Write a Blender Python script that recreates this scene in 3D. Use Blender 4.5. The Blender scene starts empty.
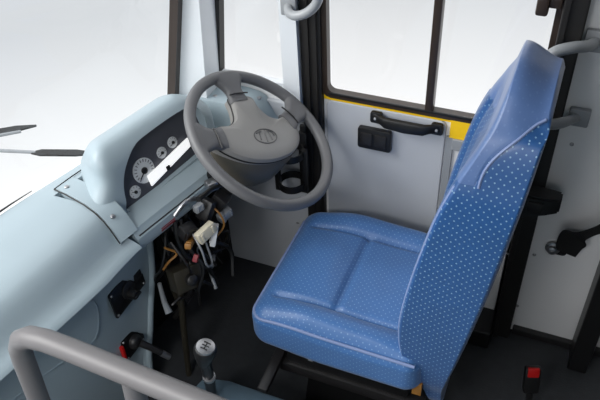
import bpy, bmesh, math, random
from mathutils import Vector, Matrix
random.seed(7)
C = bpy.context.scene.collection
PI = math.pi
V = Vector

# ------------------------------------------------------------------ materials
def lin(c):
    return tuple(((v/255)/12.92 if v/255 <= .04045 else ((v/255+.055)/1.055)**2.4) for v in c) + (1,)

def mat(name, rgb, rough=.5, metal=0., noise=.0, nscale=60., bump=0., bscale=300., coat=0., spec=.5):
    m = bpy.data.materials.new(name); m.use_nodes = True
    nt = m.node_tree; b = nt.nodes['Principled BSDF']
    col = lin(rgb)
    b.inputs['Base Color'].default_value = col
    b.inputs['Roughness'].default_value = rough
    b.inputs['Metallic'].default_value = metal
    b.inputs['Specular IOR Level'].default_value = spec
    b.inputs['Coat Weight'].default_value = coat
    b.inputs['Coat Roughness'].default_value = .2
    tc = nt.nodes.new('ShaderNodeTexCoord')
    n = nt.nodes.new('ShaderNodeTexNoise'); n.inputs['Scale'].default_value = nscale
    n.inputs['Detail'].default_value = 3
    nt.links.new(tc.outputs['Object'], n.inputs['Vector'])
    mx = nt.nodes.new('ShaderNodeMix'); mx.data_type = 'RGBA'
    k = noise
    mx.inputs['A'].default_value = tuple(max(0, c*(1-k)) for c in col[:3]) + (1,)
    mx.inputs['B'].default_value = tuple(min(1, c*(1+k)) for c in col[:3]) + (1,)
    nt.links.new(n.outputs['Fac'], mx.inputs['Factor'])
    nt.links.new(mx.outputs['Result'], b.inputs['Base Color'])
    if bump:
        n2 = nt.nodes.new('ShaderNodeTexNoise'); n2.inputs['Scale'].default_value = bscale
        nt.links.new(tc.outputs['Object'], n2.inputs['Vector'])
        bp = nt.nodes.new('ShaderNodeBump'); bp.inputs['Strength'].default_value = bump
        bp.inputs['Distance'].default_value = .002
        nt.links.new(n2.outputs['Fac'], bp.inputs['Height'])
        nt.links.new(bp.outputs['Normal'], b.inputs['Normal'])
    return m

def fabric(name, base, dot, pitch=.0215, rad=.10, rough=.42, coat=.25, dotmix=1.0, bump=.15):
    m = bpy.data.materials.new(name); m.use_nodes = True
    nt = m.node_tree; b = nt.nodes['Principled BSDF']; L = nt.links.new
    b.inputs['Roughness'].default_value = rough
    b.inputs['Coat Weight'].default_value = coat
    b.inputs['Coat Roughness'].default_value = .28
    b.inputs['Sheen Weight'].default_value = .15
    uv = nt.nodes.new('ShaderNodeUVMap')
    def vm(op, a, bb=None):
        n = nt.nodes.new('ShaderNodeVectorMath'); n.operation = op
        L(a, n.inputs[0])
        if bb is not None: n.inputs[1].default_value = bb
        return n
    def dots(off):
        s = vm('SCALE', uv.outputs['UV']); s.inputs['Scale'].default_value = 1/pitch
        a = vm('ADD', s.outputs[0], (off, off, 0))
        f = vm('FRACTION', a.outputs[0])
        d = vm('SUBTRACT', f.outputs[0], (.5, .5, 0))
        ln = vm('LENGTH', d.outputs[0])
        lt = nt.nodes.new('ShaderNodeMath'); lt.operation = 'LESS_THAN'
        L(ln.outputs['Value'], lt.inputs[0]); lt.inputs[1].default_value = rad
        return lt
    a, c = dots(0), dots(.5)
    mxm = nt.nodes.new('ShaderNodeMath'); mxm.operation = 'MAXIMUM'
    L(a.outputs[0], mxm.inputs[0]); L(c.outputs[0], mxm.inputs[1])
    mu = nt.nodes.new('ShaderNodeMath'); mu.operation = 'MULTIPLY'
    L(mxm.outputs[0], mu.inputs[0]); mu.inputs[1].default_value = dotmix
    tc = nt.nodes.new('ShaderNodeTexCoord')
    no = nt.nodes.new('ShaderNodeTexNoise'); no.inputs['Scale'].default_value = 9
    L(tc.outputs['Object'], no.inputs['Vector'])
    m0 = nt.nodes.new('ShaderNodeMix'); m0.data_type = 'RGBA'
    bl = lin(base)
    m0.inputs['A'].default_value = tuple(x*.85 for x in bl[:3])+(1,)
    m0.inputs['B'].default_value = tuple(x*1.15 for x in bl[:3])+(1,)
    L(no.outputs['Fac'], m0.inputs['Factor'])
    mx = nt.nodes.new('ShaderNodeMix'); mx.data_type = 'RGBA'
    L(m0.outputs['Result'], mx.inputs['A']); mx.inputs['B'].default_value = lin(dot)
    L(mu.outputs[0], mx.inputs['Factor']); L(mx.outputs['Result'], b.inputs['Base Color'])
    n2 = nt.nodes.new('ShaderNodeTexNoise'); n2.inputs['Scale'].default_value = 14; n2.inputs['Detail'].default_value = 2
    L(tc.outputs['Object'], n2.inputs['Vector'])
    bp = nt.nodes.new('ShaderNodeBump'); bp.inputs['Strength'].default_value = bump; bp.inputs['Distance'].default_value = .01
    L(n2.outputs['Fac'], bp.inputs['Height']); L(bp.outputs['Normal'], b.inputs['Normal']); L(bp.outputs['Normal'], b.inputs['Coat Normal'])
    return m

def glass(name, refl=.05, tint=(1, 1, 1, 1)):
    m = bpy.data.materials.new(name); m.use_nodes = True
    nt = m.node_tree; nt.nodes.remove(nt.nodes['Principled BSDF'])
    out = nt.nodes['Material Output']
    t = nt.nodes.new('ShaderNodeBsdfTransparent'); t.inputs[0].default_value = tint
    g = nt.nodes.new('ShaderNodeBsdfGlossy'); g.inputs['Roughness'].default_value = .02
    x = nt.nodes.new('ShaderNodeMixShader'); x.inputs[0].default_value = refl
    nt.links.new(t.outputs[0], x.inputs[1]); nt.links.new(g.outputs[0], x.inputs[2])
    nt.links.new(x.outputs[0], out.inputs[0])
    return m

M = dict(
    dash=mat('dash_grey_blue', (158, 173, 180), .38, noise=.05, nscale=8, bump=.12, bscale=500),
    wallgrey=mat('wall_pale_grey', (182, 185, 190), .45, noise=.03, nscale=5),
    rearwall=mat('rear_panel_grey', (232, 232, 232), .4, noise=.03, nscale=5),
    white=mat('painted_white', (226, 230, 233), .4, noise=.02, nscale=5),
    floor=mat('floor_rubber', (50, 52, 55), .62, noise=.25, nscale=40, bump=.3, bscale=200),
    hump=mat('engine_cover_blue_grey', (92, 112, 124), .5, noise=.08, nscale=12, bump=.1),
    black=mat('black_plastic', (22, 22, 23), .42, noise=.15, nscale=30),
    dark=mat('dark_plastic', (34, 33, 34), .4, noise=.1, nscale=30),
    rubber=mat('black_rubber', (24, 22, 21), .55, noise=.15, nscale=30),
    brown=mat('window_profile_brown', (52, 42, 36), .35, noise=.15, nscale=20),
    wheel=mat('wheel_grey_vinyl', (97, 97, 99), .42, noise=.06, nscale=20, bump=.25, bscale=600),
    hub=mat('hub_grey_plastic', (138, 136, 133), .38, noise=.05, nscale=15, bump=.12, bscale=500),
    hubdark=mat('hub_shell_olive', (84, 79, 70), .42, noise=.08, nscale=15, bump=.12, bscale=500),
    emblem=mat('emblem_grey', (84, 83, 83), .35),
    yellow=mat('yellow_paint', (242, 196, 18), .4, noise=.04),
    steel=mat('bare_steel', (170, 170, 172), .3, metal=.9, noise=.1),
    greymetal=mat('grey_painted_metal', (150, 153, 156), .4, metal=.1, noise=.05, nscale=10),
    rail=mat('rail_grey_coating', (102, 100, 101), .42, noise=.06, nscale=12),
    gauge=mat('gauge_face', (205, 208, 210), .5),
    gaugemark=mat('gauge_mark', (60, 62, 66), .5),
    gaugebg=mat('cluster_dark', (70, 72, 80), .5, noise=.05),
    display=mat('white_plastic', (244, 244, 244), .35),
    red=mat('red_plastic', (190, 24, 22), .4),
    dull_red=mat('red_mark', (150, 60, 66), .5),
    cream=mat('cream_connector', (214, 206, 184), .45, noise=.08),
    amber=mat('amber_connector', (150, 104, 48), .45, noise=.1),
    olive=mat('olive_box', (50, 46, 36), .5, noise=.12),
    webbing=mat('belt_webbing', (20, 20, 21), .6, noise=.2, nscale=200, bump=.4, bscale=900),
    fabric=fabric('seat_fabric', (22, 72, 126), (120, 152, 180), pitch=.0180, rad=.095, coat=.25),
    cushion=fabric('cushion_fabric_lit', (54, 98, 152), (104, 138, 180), pitch=.0170, rad=.09, rough=.5, coat=.12, bump=.25),  # seat fabric again, paler: lit plastic gloss put into the base colour
    cover=fabric('headrest_fabric_sheen', (76, 104, 152), (108, 136, 180), rad=.09, rough=.45, coat=.4, dotmix=.25, bump=.15),  # paler base colour carries the sheen of the plastic film
    piping=mat('piping_blue', (118, 134, 172), .45),
    stitch=mat('stitch_navy', (24, 46, 96), .6),
    glass=glass('clear_glass'),
    screen=glass('windscreen_glass', .05, (.91, .925, .935, 1)),
)

glow = mat('emissive_white', (245, 245, 245), .35); M['glow'] = glow  # emission added to keep the cluster strip white
glow.node_tree.nodes['Principled BSDF'].inputs['Emission Color'].default_value = (1, 1, 1, 1)
glow.node_tree.nodes['Principled BSDF'].inputs['Emission Strength'].default_value = .65
# ------------------------------------------------------------------ helpers
def tag(o, label=None, cat=None, group=None, kind=None):
    if label: o['label'] = label
    if cat: o['category'] = cat
    if group: o['group'] = group
    if kind: o['kind'] = kind
    return o

def root_loc(o):
    p = V((0, 0, 0))
    while o is not None:
        p = p + o.location; o = o.parent
    return p

def obj(name, bm, m, parent=None, smooth=True, origin=None, label=None, recalc=True, sharp=True):
    """link a bmesh in world coordinates as one mesh object"""
    if recalc: bmesh.ops.recalc_face_normals(bm, faces=bm.faces[:])
    off = root_loc(parent) if parent else V((0, 0, 0))
    o = bpy.data.objects.new(name, None if False else bpy.data.meshes.new(name))
    if parent is None and origin is None:
        lo = V([min(v.co[i] for v in bm.verts) for i in range(3)]); hi = V([max(v.co[i] for v in bm.verts) for i in range(3)])
        origin = V(((lo.x+hi.x)/2, (lo.y+hi.y)/2, lo.z))
    if parent is None: off = V(origin)
    loc = V((0, 0, 0)) if parent else off
    bmesh.ops.translate(bm, verts=bm.verts[:], vec=-off)
    bm.to_mesh(o.data); bm.free()
    for p in o.data.polygons: p.use_smooth = smooth
    if smooth and sharp:
        try: o.data.set_sharp_from_angle(angle=math.radians(38))
        except Exception: pass
    o.data.materials.append(m)
    o.location = loc
    C.objects.link(o)
    if parent: o.parent = parent
    if label: o['label'] = label
    return o

def thing(name, loc, label, cat, group=None, kind=None):
    o = bpy.data.objects.new(name, None); o.empty_display_size = .05
    C.objects.link(o); o.location = loc
    return tag(o, label, cat, group, kind)

def struct(name, bm, m, parent=None, smooth=False):
    o = obj(name, bm, m, parent, smooth)
    if parent is None: o['kind'] = 'structure'
    return o

def frame(o, x, y):
    """4x4 with x axis, y axis (orthogonalised)"""
    x = V(x).normalized(); z = x.cross(V(y)).normalized(); y = z.cross(x)
    m = Matrix((x, y, z)).transposed().to_4x4(); m.translation = V(o)
    return m

def add_box(bm, c, s, mtx=None, bev=0., seg=2):
    t = bmesh.new(); bmesh.ops.create_cube(t, size=1)
    bmesh.ops.scale(t, vec=V(s), verts=t.verts[:])
    if bev: bmesh.ops.bevel(t, geom=t.edges[:], offset=bev, segments=seg, affect='EDGES', profile=.5)
    bmesh.ops.translate(t, vec=V(c), verts=t.verts[:])
    if mtx: bmesh.ops.transform(t, matrix=mtx, verts=t.verts[:])
    me = bpy.data.meshes.new('t'); t.to_mesh(me); t.free(); bm.from_mesh(me); bpy.data.meshes.remove(me)
    return bm

def box(lo, hi, bev=0., seg=2):
    lo, hi = V(lo), V(hi)
    return add_box(bmesh.new(), (lo+hi)/2, hi-lo, bev=bev, seg=seg)

def catmull(pts, n=8, closed=False):
    pts = [V(p) for p in pts]; out = []
    N = len(pts)
    rng = range(N) if closed else range(N-1)
    for i in rng:
        p0 = pts[(i-1) % N] if closed or i > 0 else pts[0]*2-pts[1]
        p1 = pts[i]; p2 = pts[(i+1) % N]
        p3 = pts[(i+2) % N] if closed or i+2 < N else p2*2-p1
        for k in range(n):
            t = k/n
            out.append(.5*((2*p1)+(p2-p0)*t+(2*p0-5*p1+4*p2-p3)*t*t+(3*p1-p0-3*p2+p3)*t**3))
    if not closed: out.append(pts[-1])
    return out

def add_tube(bm, pts, r, seg=12, closed=False, flat=None):
    """sweep a circle (or flat=(w,h) superellipse strip) along points"""
    pts = [V(p) for p in pts]; N = len(pts)
    rs = r if isinstance(r, (list, tuple)) else [r]*N
    tang = []
    for i in range(N):
        a = pts[(i-1) % N] if closed or i > 0 else pts[i]
        b = pts[(i+1) % N] if closed or i < N-1 else pts[i]
        tang.append((b-a).normalized())
    up = V((0, 0, 1)) if abs(tang[0].z) < .9 else V((0, 1, 0))
    nrm = (up - tang[0]*up.dot(tang[0])).normalized()
    rings = []
    for i in range(N):
        t = tang[i]
        nrm = (nrm - t*nrm.dot(t)).normalized(); bi = t.cross(nrm)
        ring = []
        for k in range(seg):
            a = 2*PI*k/seg
            ring.append(bm.verts.new(pts[i]+(nrm*math.cos(a)+bi*math.sin(a))*rs[i]))
        rings.append(ring)
    for i in range(N if closed else N-1):
        A, B = rings[i], rings[(i+1) % N]
        for k in range(seg):
            bm.faces.new((A[k], A[(k+1) % seg], B[(k+1) % seg], B[k]))
    if not closed:
        bm.faces.new(rings[0][::-1]); bm.faces.new(rings[-1])
    return bm

def tube(pts, r, seg=12, closed=False): return add_tube(bmesh.new(), pts, r, seg, closed)

def add_loft(bm, secs, caps=True):
    rings = [[bm.verts.new(V(p)) for p in s] for s in secs]
    n = len(rings[0])
    for A, B in zip(rings, rings[1:]):
        for k in range(n):
            bm.faces.new((A[k], A[(k+1) % n], B[(k+1) % n], B[k]))
    if caps: bm.faces.new(rings[0][::-1]); bm.faces.new(rings[-1])
    return bm

def add_sheet(bm, rows):
    """open grid of points"""
    g = [[bm.verts.new(V(p)) for p in r] for r in rows]
    for A, B in zip(g, g[1:]):
        for k in range(len(A)-1): bm.faces.new((A[k], A[k+1], B[k+1], B[k]))
    return g

def add_lathe(bm, prof, mtx, seg=24):
    """prof: (radius, height) along local z; closed with caps"""
    secs = [[mtx @ V((r*math.cos(2*PI*k/seg), r*math.sin(2*PI*k/seg), h)) for k in range(seg)] for r, h in prof]
    return add_loft(bm, secs)

def add_prism(bm, outline, d, mtx, bev=0.):
    """outline in local xy, extruded from z=0 to d"""
    t = bmesh.new()
    vs = [t.verts.new(V((x, y, 0))) for x, y in outline]
    f = t.faces.new(vs)
    r = bmesh.ops.extrude_face_region(t, geom=[f])
    bmesh.ops.translate(t, vec=V((0, 0, d)), verts=[e for e in r['geom'] if isinstance(e, bmesh.types.BMVert)])
    bmesh.ops.recalc_face_normals(t, faces=t.faces[:])
    if bev: bmesh.ops.bevel(t, geom=[e for e in t.edges if e.calc_face_angle(0) > .6], offset=bev, segments=2, affect='EDGES', profile=.5)
    bmesh.ops.transform(t, matrix=mtx, verts=t.verts[:])
    me = bpy.data.meshes.new('t'); t.to_mesh(me); t.free(); bm.from_mesh(me); bpy.data.meshes.remove(me)
    return bm

def rrect(w, h, r, n=5, cx=0, cy=0):
    out = []
    for (sx, sy, a0) in ((1, 1, 0), (-1, 1, 90), (-1, -1, 180), (1, -1, 270)):
        for k in range(n+1):
            a = math.radians(a0+90*k/n)
            out.append((cx+sx*(w/2-r)+r*math.cos(a), cy+sy*(h/2-r)+r*math.sin(a)))
    return out

def rbox(s, r, n=24):
    """dense rounded box centred at 0, ready to be sculpted"""
    bm = bmesh.new(); bmesh.ops.create_cube(bm, size=2)
    bmesh.ops.subdivide_edges(bm, edges=bm.edges[:], cuts=n, use_grid_fill=True)
    h = V(s)/2
    for v in bm.verts:
        # concentrate the grid so that rounded corners get enough rings
        p = V([math.copysign(abs(c)**.9, c)*h[i] for i, c in enumerate(v.co)])
        q = V([max(-(h[i]-r), min(h[i]-r, p[i])) for i in range(3)])
        d = p-q
        if d.length > 1e-9: v.co = q+d.normalized()*r
        else: v.co = p
    return bm

def box_uv(bm):
    uv = bm.loops.layers.uv.verify()
    bmesh.ops.recalc_face_normals(bm, faces=bm.faces[:])
    bm.normal_update()
    for f in bm.faces:
        n = f.normal; a = max(range(3), key=lambda i: abs(n[i]))
        for l in f.loops:
            c = l.vert.co
            l[uv].uv = (c.y, c.z) if a == 0 else ((c.x, c.z) if a == 1 else (c.x, c.y))

def smoothstep(a, b, x):
    t = max(0, min(1, (x-a)/(b-a))); return t*t*(3-2*t)

def interp(tab, x):
    if x <= tab[0][0]: return tab[0][1]
    for i, ((x0, y0), (x1, y1)) in enumerate(zip(tab, tab[1:])):
        if x <= x1:
            m0 = (y1-tab[i-1][1])/(x1-tab[i-1][0]) if i > 0 else (y1-y0)/(x1-x0)
            m1 = (tab[i+2][1]-y0)/(tab[i+2][0]-x0) if i+2 < len(tab) else (y1-y0)/(x1-x0)
            d = x1-x0; t = (x-x0)/d
            return (2*t**3-3*t*t+1)*y0+(t**3-2*t*t+t)*d*m0+(-2*t**3+3*t*t)*y1+(t**3-t*t)*d*m1
    return tab[-1][1]

def screw(name, p, n, parent, r=.006, m=None):
    x = V(n).orthogonal()
    f = frame(p, x, V(n).cross(x))
    bm = bmesh.new(); add_lathe(bm, [(r, -.002), (r, .0015), (r*.7, .003), (r*.15, .0034)], f, 12)
    return obj(name, bm, m or M['steel'], parent)

W = 1.6          # inner face of the driver's side wall (y)

# ================================================================== SETTING
WS = [(-1.3, -1.30), (-.6, -1.34), (0, -1.335), (.3, -1.315), (.6, -1.272), (.884, -1.222), (1.12, -1.155), (1.3, -1.115), (1.5, -1.075), (1.6, -1.04)]
def wsx(y): return interp(WS, y)
ys = [-1.3+i*(2.89/40) for i in range(41)]
bm = bmesh.new(); add_loft(bm, [[(wsx(y)+.01, y, z) for y in ys]+[(2.2, 1.66, z), (2.2, -1.3, z)] for z in (-.05, 0)])
struct('floor', bm, M['floor'])
bm = bmesh.new(); add_loft(bm, [[(wsx(y)+.012, y, z) for y in ys]+[(wsx(y)+.035, y, z) for y in ys[::-1]] for z in (0, .74)])
struct('wall_front', bm, M['rubber'])
bm = bmesh.new()
for lo, hi in (((-1.07, W, 0), (.0, W+.02, .785)), ((-.05, W, 0), (2.2, W+.02, 2.05)),
               ((-.98, W, 1.62), (-.05, W+.02, 2.05)), ((-.75, W, .78), (-.62, W+.02, 1.63))):
    add_box(bm, (V(lo)+V(hi))/2, V(hi)-V(lo))
struct('wall_right', bm, M['rearwall'])

# A-pillar post between windscreen and quarter window, light pillar, black pillars
def post(name, pts, m, bev=.004):
    """pts: list of (x0,x1,y0,y1,z) sections"""
    bm = bmesh.new()
    add_loft(bm, [[(x0, y0, z), (x1, y0, z), (x1, y1, z), (x0, y1, z)] for x0, x1, y0, y1, z in pts])
    return struct(name, bm, m)
post('trim_1', [(-1.078, -.972, 1.50, 1.61, .70), (-1.005, -.945, 1.50, 1.61, 1.08), (-.92, -.88, 1.50, 1.61, 1.62)], M['white'])
post('trim_2', [(-.745, -.694, 1.565, 1.60, .70), (-.745, -.697, 1.565, 1.60, 1.1), (-.74, -.70, 1.565, 1.60, 2.0)], M['white'])
bm = box((-.694, 1.578, .25), (-.634, 1.605, 2.0), .005)
add_box(bm, (-.672, 1.576, 1.1), (.012, .008, 1.7)); add_box(bm, (-.648, 1.576, 1.1), (.010, .008, 1.7))
struct('trim_3', bm, M['rubber'])
bm = box((-.040, 1.555, .0), (.014, 1.605, 2.0), .004)
add_box(bm, (-.030, 1.552, 1.0), (.010, .012, 2.0)); 
struct('trim_4', bm, M['rubber'])
struct('trim_5', box((.205, 1.50, 0), (.262, 1.60, 2.0), .006), M['black'])
# yellow waist band under the sliding window
struct('trim_6', box((-.632, 1.594, .776), (-.262, 1.602, .792)), M['yellow'])
struct('trim_7', box((-.262, 1.590, .728), (-.045, 1.602, .786)), M['yellow'])
struct('shade_strip', box((-.252, 1.585, .690), (-.045, 1.602, .7275), .003), M['greymetal'])  # grey strip stands for the shaded recess below the yellow band
# liner panel of the side wall under the window
bm = bmesh.new()
add_prism(bm, rrect(.352, .596, .02, cx=-.449, cy=.477), .010, frame((0, 1.602, 0), (1, 0, 0), (0, 0, 1)), .003)
ln = struct('trim_9', bm, M['wallgrey'])
struct('trim_10', box((-.270, 1.592, .09), (-.250, 1.602, .728)), M['greymetal'])
struct('baseboard_right', box((-.34, 1.49, 0), (-.04, 1.60, .075), .006), M['black'])
struct('baseboard_rear', box((.02, 1.58, 0), (2.0, 1.60, .03), .004), M['dark'])
struct('trim_11', box((-1.03, 1.585, .0), (-.69, 1.602, .74), .004), M['wallgrey'])

struct('ceiling', box((-1.0, -1.3, 2.05), (2.2, W+.06, 2.09)), M['white'])  # out of view, added to darken the lower cab
bm = box((-1.25, -1.34, 0), (2.2, -1.3, .9)); add_box(bm, (1.5, -1.32, 1.49), (1.4, .04, 1.2))
struct('wall_left', bm, M['hump'])  # out of view, opening and rear block shaped to control side fill
struct('wall_rear', box((2.2, -1.34, 0), (2.24, W+.06, 2.09)), M['dark'])  # out of view, added dark so little light bounces onto the fascia
# ---- windows
def winframe(bm, x0, x1, z0, z1, y0, y1, w, r=.03):
    """rounded rectangular ring in the xz plane"""
    o = rrect(x1-x0, z1-z0, r, 6, (x0+x1)/2, (z0+z1)/2)
    i = rrect(x1-x0-2*w, z1-z0-2*w, max(.004, r-w*.5), 6, (x0+x1)/2, (z0+z1)/2)
    n = len(o)
    secs = [[(x, y0, z) for x, z in o], [(x, y0, z) for x, z in i], [(x, y1, z) for x, z in i], [(x, y1, z) for x, z in o]]
    rings = [[bm.verts.new(p) for p in s] for s in secs]
    for a in range(4):
        A, B = rings[a], rings[(a+1) % 4]
        for k in range(n): bm.faces.new((A[k], A[(k+1) % n], B[(k+1) % n], B[k]))
    return bm

w1 = thing('window_1', (-.335, W, .79), 'black framed two-pane sliding side window beside the blue driver seat', 'window', kind='structure')
f = obj('window_frame', winframe(bmesh.new(), -.638, -.036, .785, 1.63, 1.590, 1.614, .019, .030), M['brown'], w1)
obj('lower_rail', box((-.616, 1.586, .797), (-.045, 1.593, .805), .002), M['black'], f)
obj('mullion', box((-.336, 1.583, .805), (-.314, 1.615, 1.62), .004), M['brown'], w1)
obj('pane', box((-.614, 1.612, .797), (-.318, 1.616, 1.62)), M['glass'], w1)
obj('pane', box((-.332, 1.598, .797), (-.045, 1.602, 1.62)), M['glass'], w1)
bm = box((-.098, 1.555, 1.132), (-.070, 1.585, 1.19), .006); add_box(bm, (-.058, 1.575, 1.165), (.03, .02, .03), bev=.004)
obj('latch', bm, M['brown'], w1)

w2 = thing('window_2', (-.85, W, .80), 'narrow quarter window ahead of the pale pillar behind the steering wheel', 'window', kind='structure')
bm = bmesh.new()
add_loft(bm, [[(x-.008, 1.585, z), (x+.010, 1.585, z), (x+.010, 1.615, z), (x-.008, 1.615, z)] for x, z in ((-.972, .80), (-.944, 1.04), (-.882, 1.62))])
obj('front_seal', bm, M['rubber'], w2)
bm = box((-.749, 1.585, .80), (-.743, 1.60, 1.62)); obj('rear_seal', bm, M['rubber'], w2)
obj('bottom_seal', box((-.975, 1.585, .79), (-.743, 1.61, .805)), M['white'], w2)
bm = bmesh.new()
add_loft(bm, [[(-.972, 1.60, .80), (-.745, 1.60, .80), (-.745, 1.604, .80), (-.972, 1.604, .80)], [(-.882, 1.60, 1.62), (-.745, 1.60, 1.62), (-.745, 1.604, 1.62), (-.882, 1.604, 1.62)]])
obj('pane', bm, M['glass'], w2)

w3 = thing('window_3', (-1.3, .3, .757), 'wide curved windscreen in front of the pale grey dashboard', 'windscreen', kind='structure')
ys = [-1.3+i*(2.8/40) for i in range(41)]
def rake(y, z): return (z-.757)*.215
bm = bmesh.new()
add_sheet(bm, [[(wsx(y)+rake(y, z), y, z) for y in ys] for z in (.757, 1.1, 1.62, 2.0)])
obj('pane', bm, M['screen'], w3, recalc=False)
# edge seal at the driver's side end
bm = bmesh.new()
secs = []
for i in range(12):
    z = .74+i*.11; x = wsx(1.5)+rake(0, z)
    secs.append([(x-.016, 1.478, z), (x+.010, 1.478, z), (x+.012, 1.502, z), (x-.010, 1.510, z)])
add_loft(bm, secs); obj('side_seal', bm, M['brown'], w3)
yy = [-.4+i*.0575 for i in range(25)]
pts = [(wsx(y)-.002, y, .757) for y in yy]
obj('bottom_seal', tube(pts, [.005]*20+[.0045, .004, .003, .002, .001], 8), M['rubber'], w3)

# ================================================================== DASHBOARD
BASE = [(-.8, -1.16), (0, -1.12), (.3, -1.085), (.55, -1.040), (.70, -1.010), (.85, -.985), (.95, -.978), (1.2, -.922), (1.45, -.858), (1.6, -.822)]
def bx(y): return interp(BASE, y)
dash = thing('dashboard', (-1.05, .6, 0), 'long pale grey-blue moulded dashboard running under the windscreen', 'dashboard')
def top_profile(y):
    t0 = wsx(y)-bx(y)+.004
    return [(t0, .64), (t0, .752), (t0+.03, .758), (-.152, .764), (-.138, .765), (-.06, .765), (-.015, .759), (.004, .748), (.018, .732), (.029, .712), (.038, .694),
            (.050, .681), (.066, .674), (.080, .668), (.085, .660), (.080, .652), (.060, .646), (.03, .640)]
bm = bmesh.new(); secs = []
for y in [-.8+i*.05 for i in range(35)]+[.955, .97]+[.978+.003*i for i in range(5)]+[1.0+.047*i for i in range(11)]+[1.475, 1.48, 1.485, 1.49, 1.52, 1.56, 1.595]:
    pr = top_profile(y)
    q = smoothstep(.978, .990, y)*(1-smoothstep(1.47, 1.49, y))
    pr = [(a+(min(a, -.03)-a)*q, z+(min(z, .69)-z)*q*(0 if a < -.145 else 1)) for a, z in pr]
    secs.append([(bx(y)+a, y, z) for a, z in pr])
add_loft(bm, secs)
obj('top_moulding', bm, M['dash'], dash)
# lower fascia facing the cab, with rounded return at the footwell
def fx(y, z): return bx(min(y, 1.0))+.022-(.64-z)*.075
def fend(z): return interp([(0, .985), (.18, 1.0), (.25, 1.022), (.34, 1.045), (.45, 1.078), (.55, 1.09), (.66, 1.10)], z)
bm = bmesh.new(); rows = []
for j in range(25):
    z = .02+j*(.635/24); e = fend(z); row = []
    for i in range(30):
        y = -.8+i*((e-.03)+.8)/29; row.append((fx(y, z), y, z))
    for k in range(1, 7):
        a = k/6*PI/2; row.append((fx(e, z)-.03*(1-math.cos(a))+.006*math.sin(PI*k/6), e-.03+.03*math.sin(a), z))
    row.append((fx(e, z)-.16, e-.005, z)); row.append((fx(e, z)-.30, e-.005, z))
    rows.append(row)
add_sheet(bm, rows)
obj('lower_fascia', bm, M['dash'], dash)
# raised rim along the footwell edge
pts = [(fx(fend(z), z)+.002, fend(z)-.012, z) for z in [.05+.03*i for i in range(20)]]
obj('edge_bead', tube(pts, .011, 10), M['dash'], dash)
# recessed compartment lid outline
def fpt(y, z, d=0): return V((fx(y, z)+d, y, z))
loop = [(.30, .60), (.70, .575), (.838, .56), (.842, .52), (.832, .47), (.80, .452), (.62, .50), (.30, .50)]
pp = catmull([fpt(y, z, .002) for y, z in [(.2, .615), (.6, .60), (.80, .588), (.838, .575), (.848, .54), (.838, .485), (.825, .460), (.795, .452), (.62, .497), (.2, .56)]], 8, True)
bm = bmesh.new(); vs = [bm.verts.new(p+V((.004, 0, 0))) for p in pp]; vb = [bm.verts.new(p-V((.004, 0, 0))) for p in pp]
bm.faces.new(vs)
for k in range(len(pp)): bm.faces.new((vs[k], vs[(k+1) % len(pp)], vb[(k+1) % len(pp)], vb[k]))
lid = obj('compartment_lid', bm, M['dash'], dash)
obj('lid_bead', tube(pp, .0050, 8, True), M['dash'], lid)
for y, z in ((.585, .47), (.50, .60)): screw('screw', fpt(y, z, .002), (1, 0, .05), dash)
for p in ((-.830, 1.57, .752), (-.95, 1.52, .764)): screw('screw', p, (0, 0, 1), dash, .007)

# ================================================================== INSTRUMENT BINNACLE
ph = math.radians(14)
AX = V((math.sin(ph), math.cos(ph), 0)); TX = V((math.cos(ph), -math.sin(ph), 0)); P0 = V((-.92, 1.2, 0))
def L(s, t, z): return P0+AX*s+TX*t+V((0, 0, z))
bin_ = thing('instrument_binnacle', L(0, -.05, .757), 'hooded grey-blue instrument binnacle with round gauges behind the steering wheel', 'instrument panel')
def rounded_strip(secs, name, m, parent): 
    bm = bmesh.new(); add_loft(bm, secs); return obj(name, bm, m, parent)
# base flange: plate lying on the dash and folding down over the lip
prof = [(-.165, .740), (-.165, .764), (-.12, .769), (-.05, .769), (-.01, .761), (.015, .747), (.033, .729), (.047, .709), (.058, .693), (.053, .688), (.0, .70)]
bm = bmesh.new()
secs = []
for s in (-.246, -.243, -.188):
    k = .004 if s == -.246 else 0
    secs.append([L(s, t, z-k) for t, z in prof])
add_loft(bm, secs); fl = obj('flange', bm, M['dash'], bin_)
obj('gap_line', tube([L(-.248, t, z-.001) for t, z in prof[1:9]], .0017, 6), M['rubber'], fl)
obj('gap_line', tube([L(-.248, -.165, .764), L(-.20, -.168, .764), L(-.12, -.170, .763)], .0017, 6), M['rubber'], fl)
screw('screw', L(-.226, -.14, .768), (0, 0, 1), bin_); screw('screw', L(-.222, .020, .745), (.6, -.15, .75), bin_)
# hood: dense rounded block, sculpted, with the gauge recess cut out
SL, SR = -.208, .215
HT = [(-.21, .735), (-.19, .768), (-.165, .805), (-.12, .852), (-.07, .880), (-.03, .886), (0, .878)]
def hood_mesh():
    bm = rbox((SR-SL, .20, .30), .05, 34)
    for v in bm.verts:
        s = v.co.x+(SL+SR)/2; t = v.co.y-.10; z = v.co.z+.738
        if z > .70: z = .70+(z-.70)*(interp(HT, t)-.70)/.188
        # the near end is cut at a slant and flares out at its foot
        if s < 0: s += (-t/.19)*.075*smoothstep(0, -.2, s)
        if s < -.1: s -= .042*(1-smoothstep(.745, .85, z))**2*smoothstep(-.1, -.2, s)
        z -= .05*smoothstep(.10, .215, s)*smoothstep(.75, .85, z)
        t -= .10*max(0, z-.70)
        z = max(z, .635)
        v.co = L(s, t, z)
    return bm
hood = obj('hood', hood_mesh(), M['dash'], bin_)
ol = rrect(.335, .150, .045, 8, .005, .785)
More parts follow.
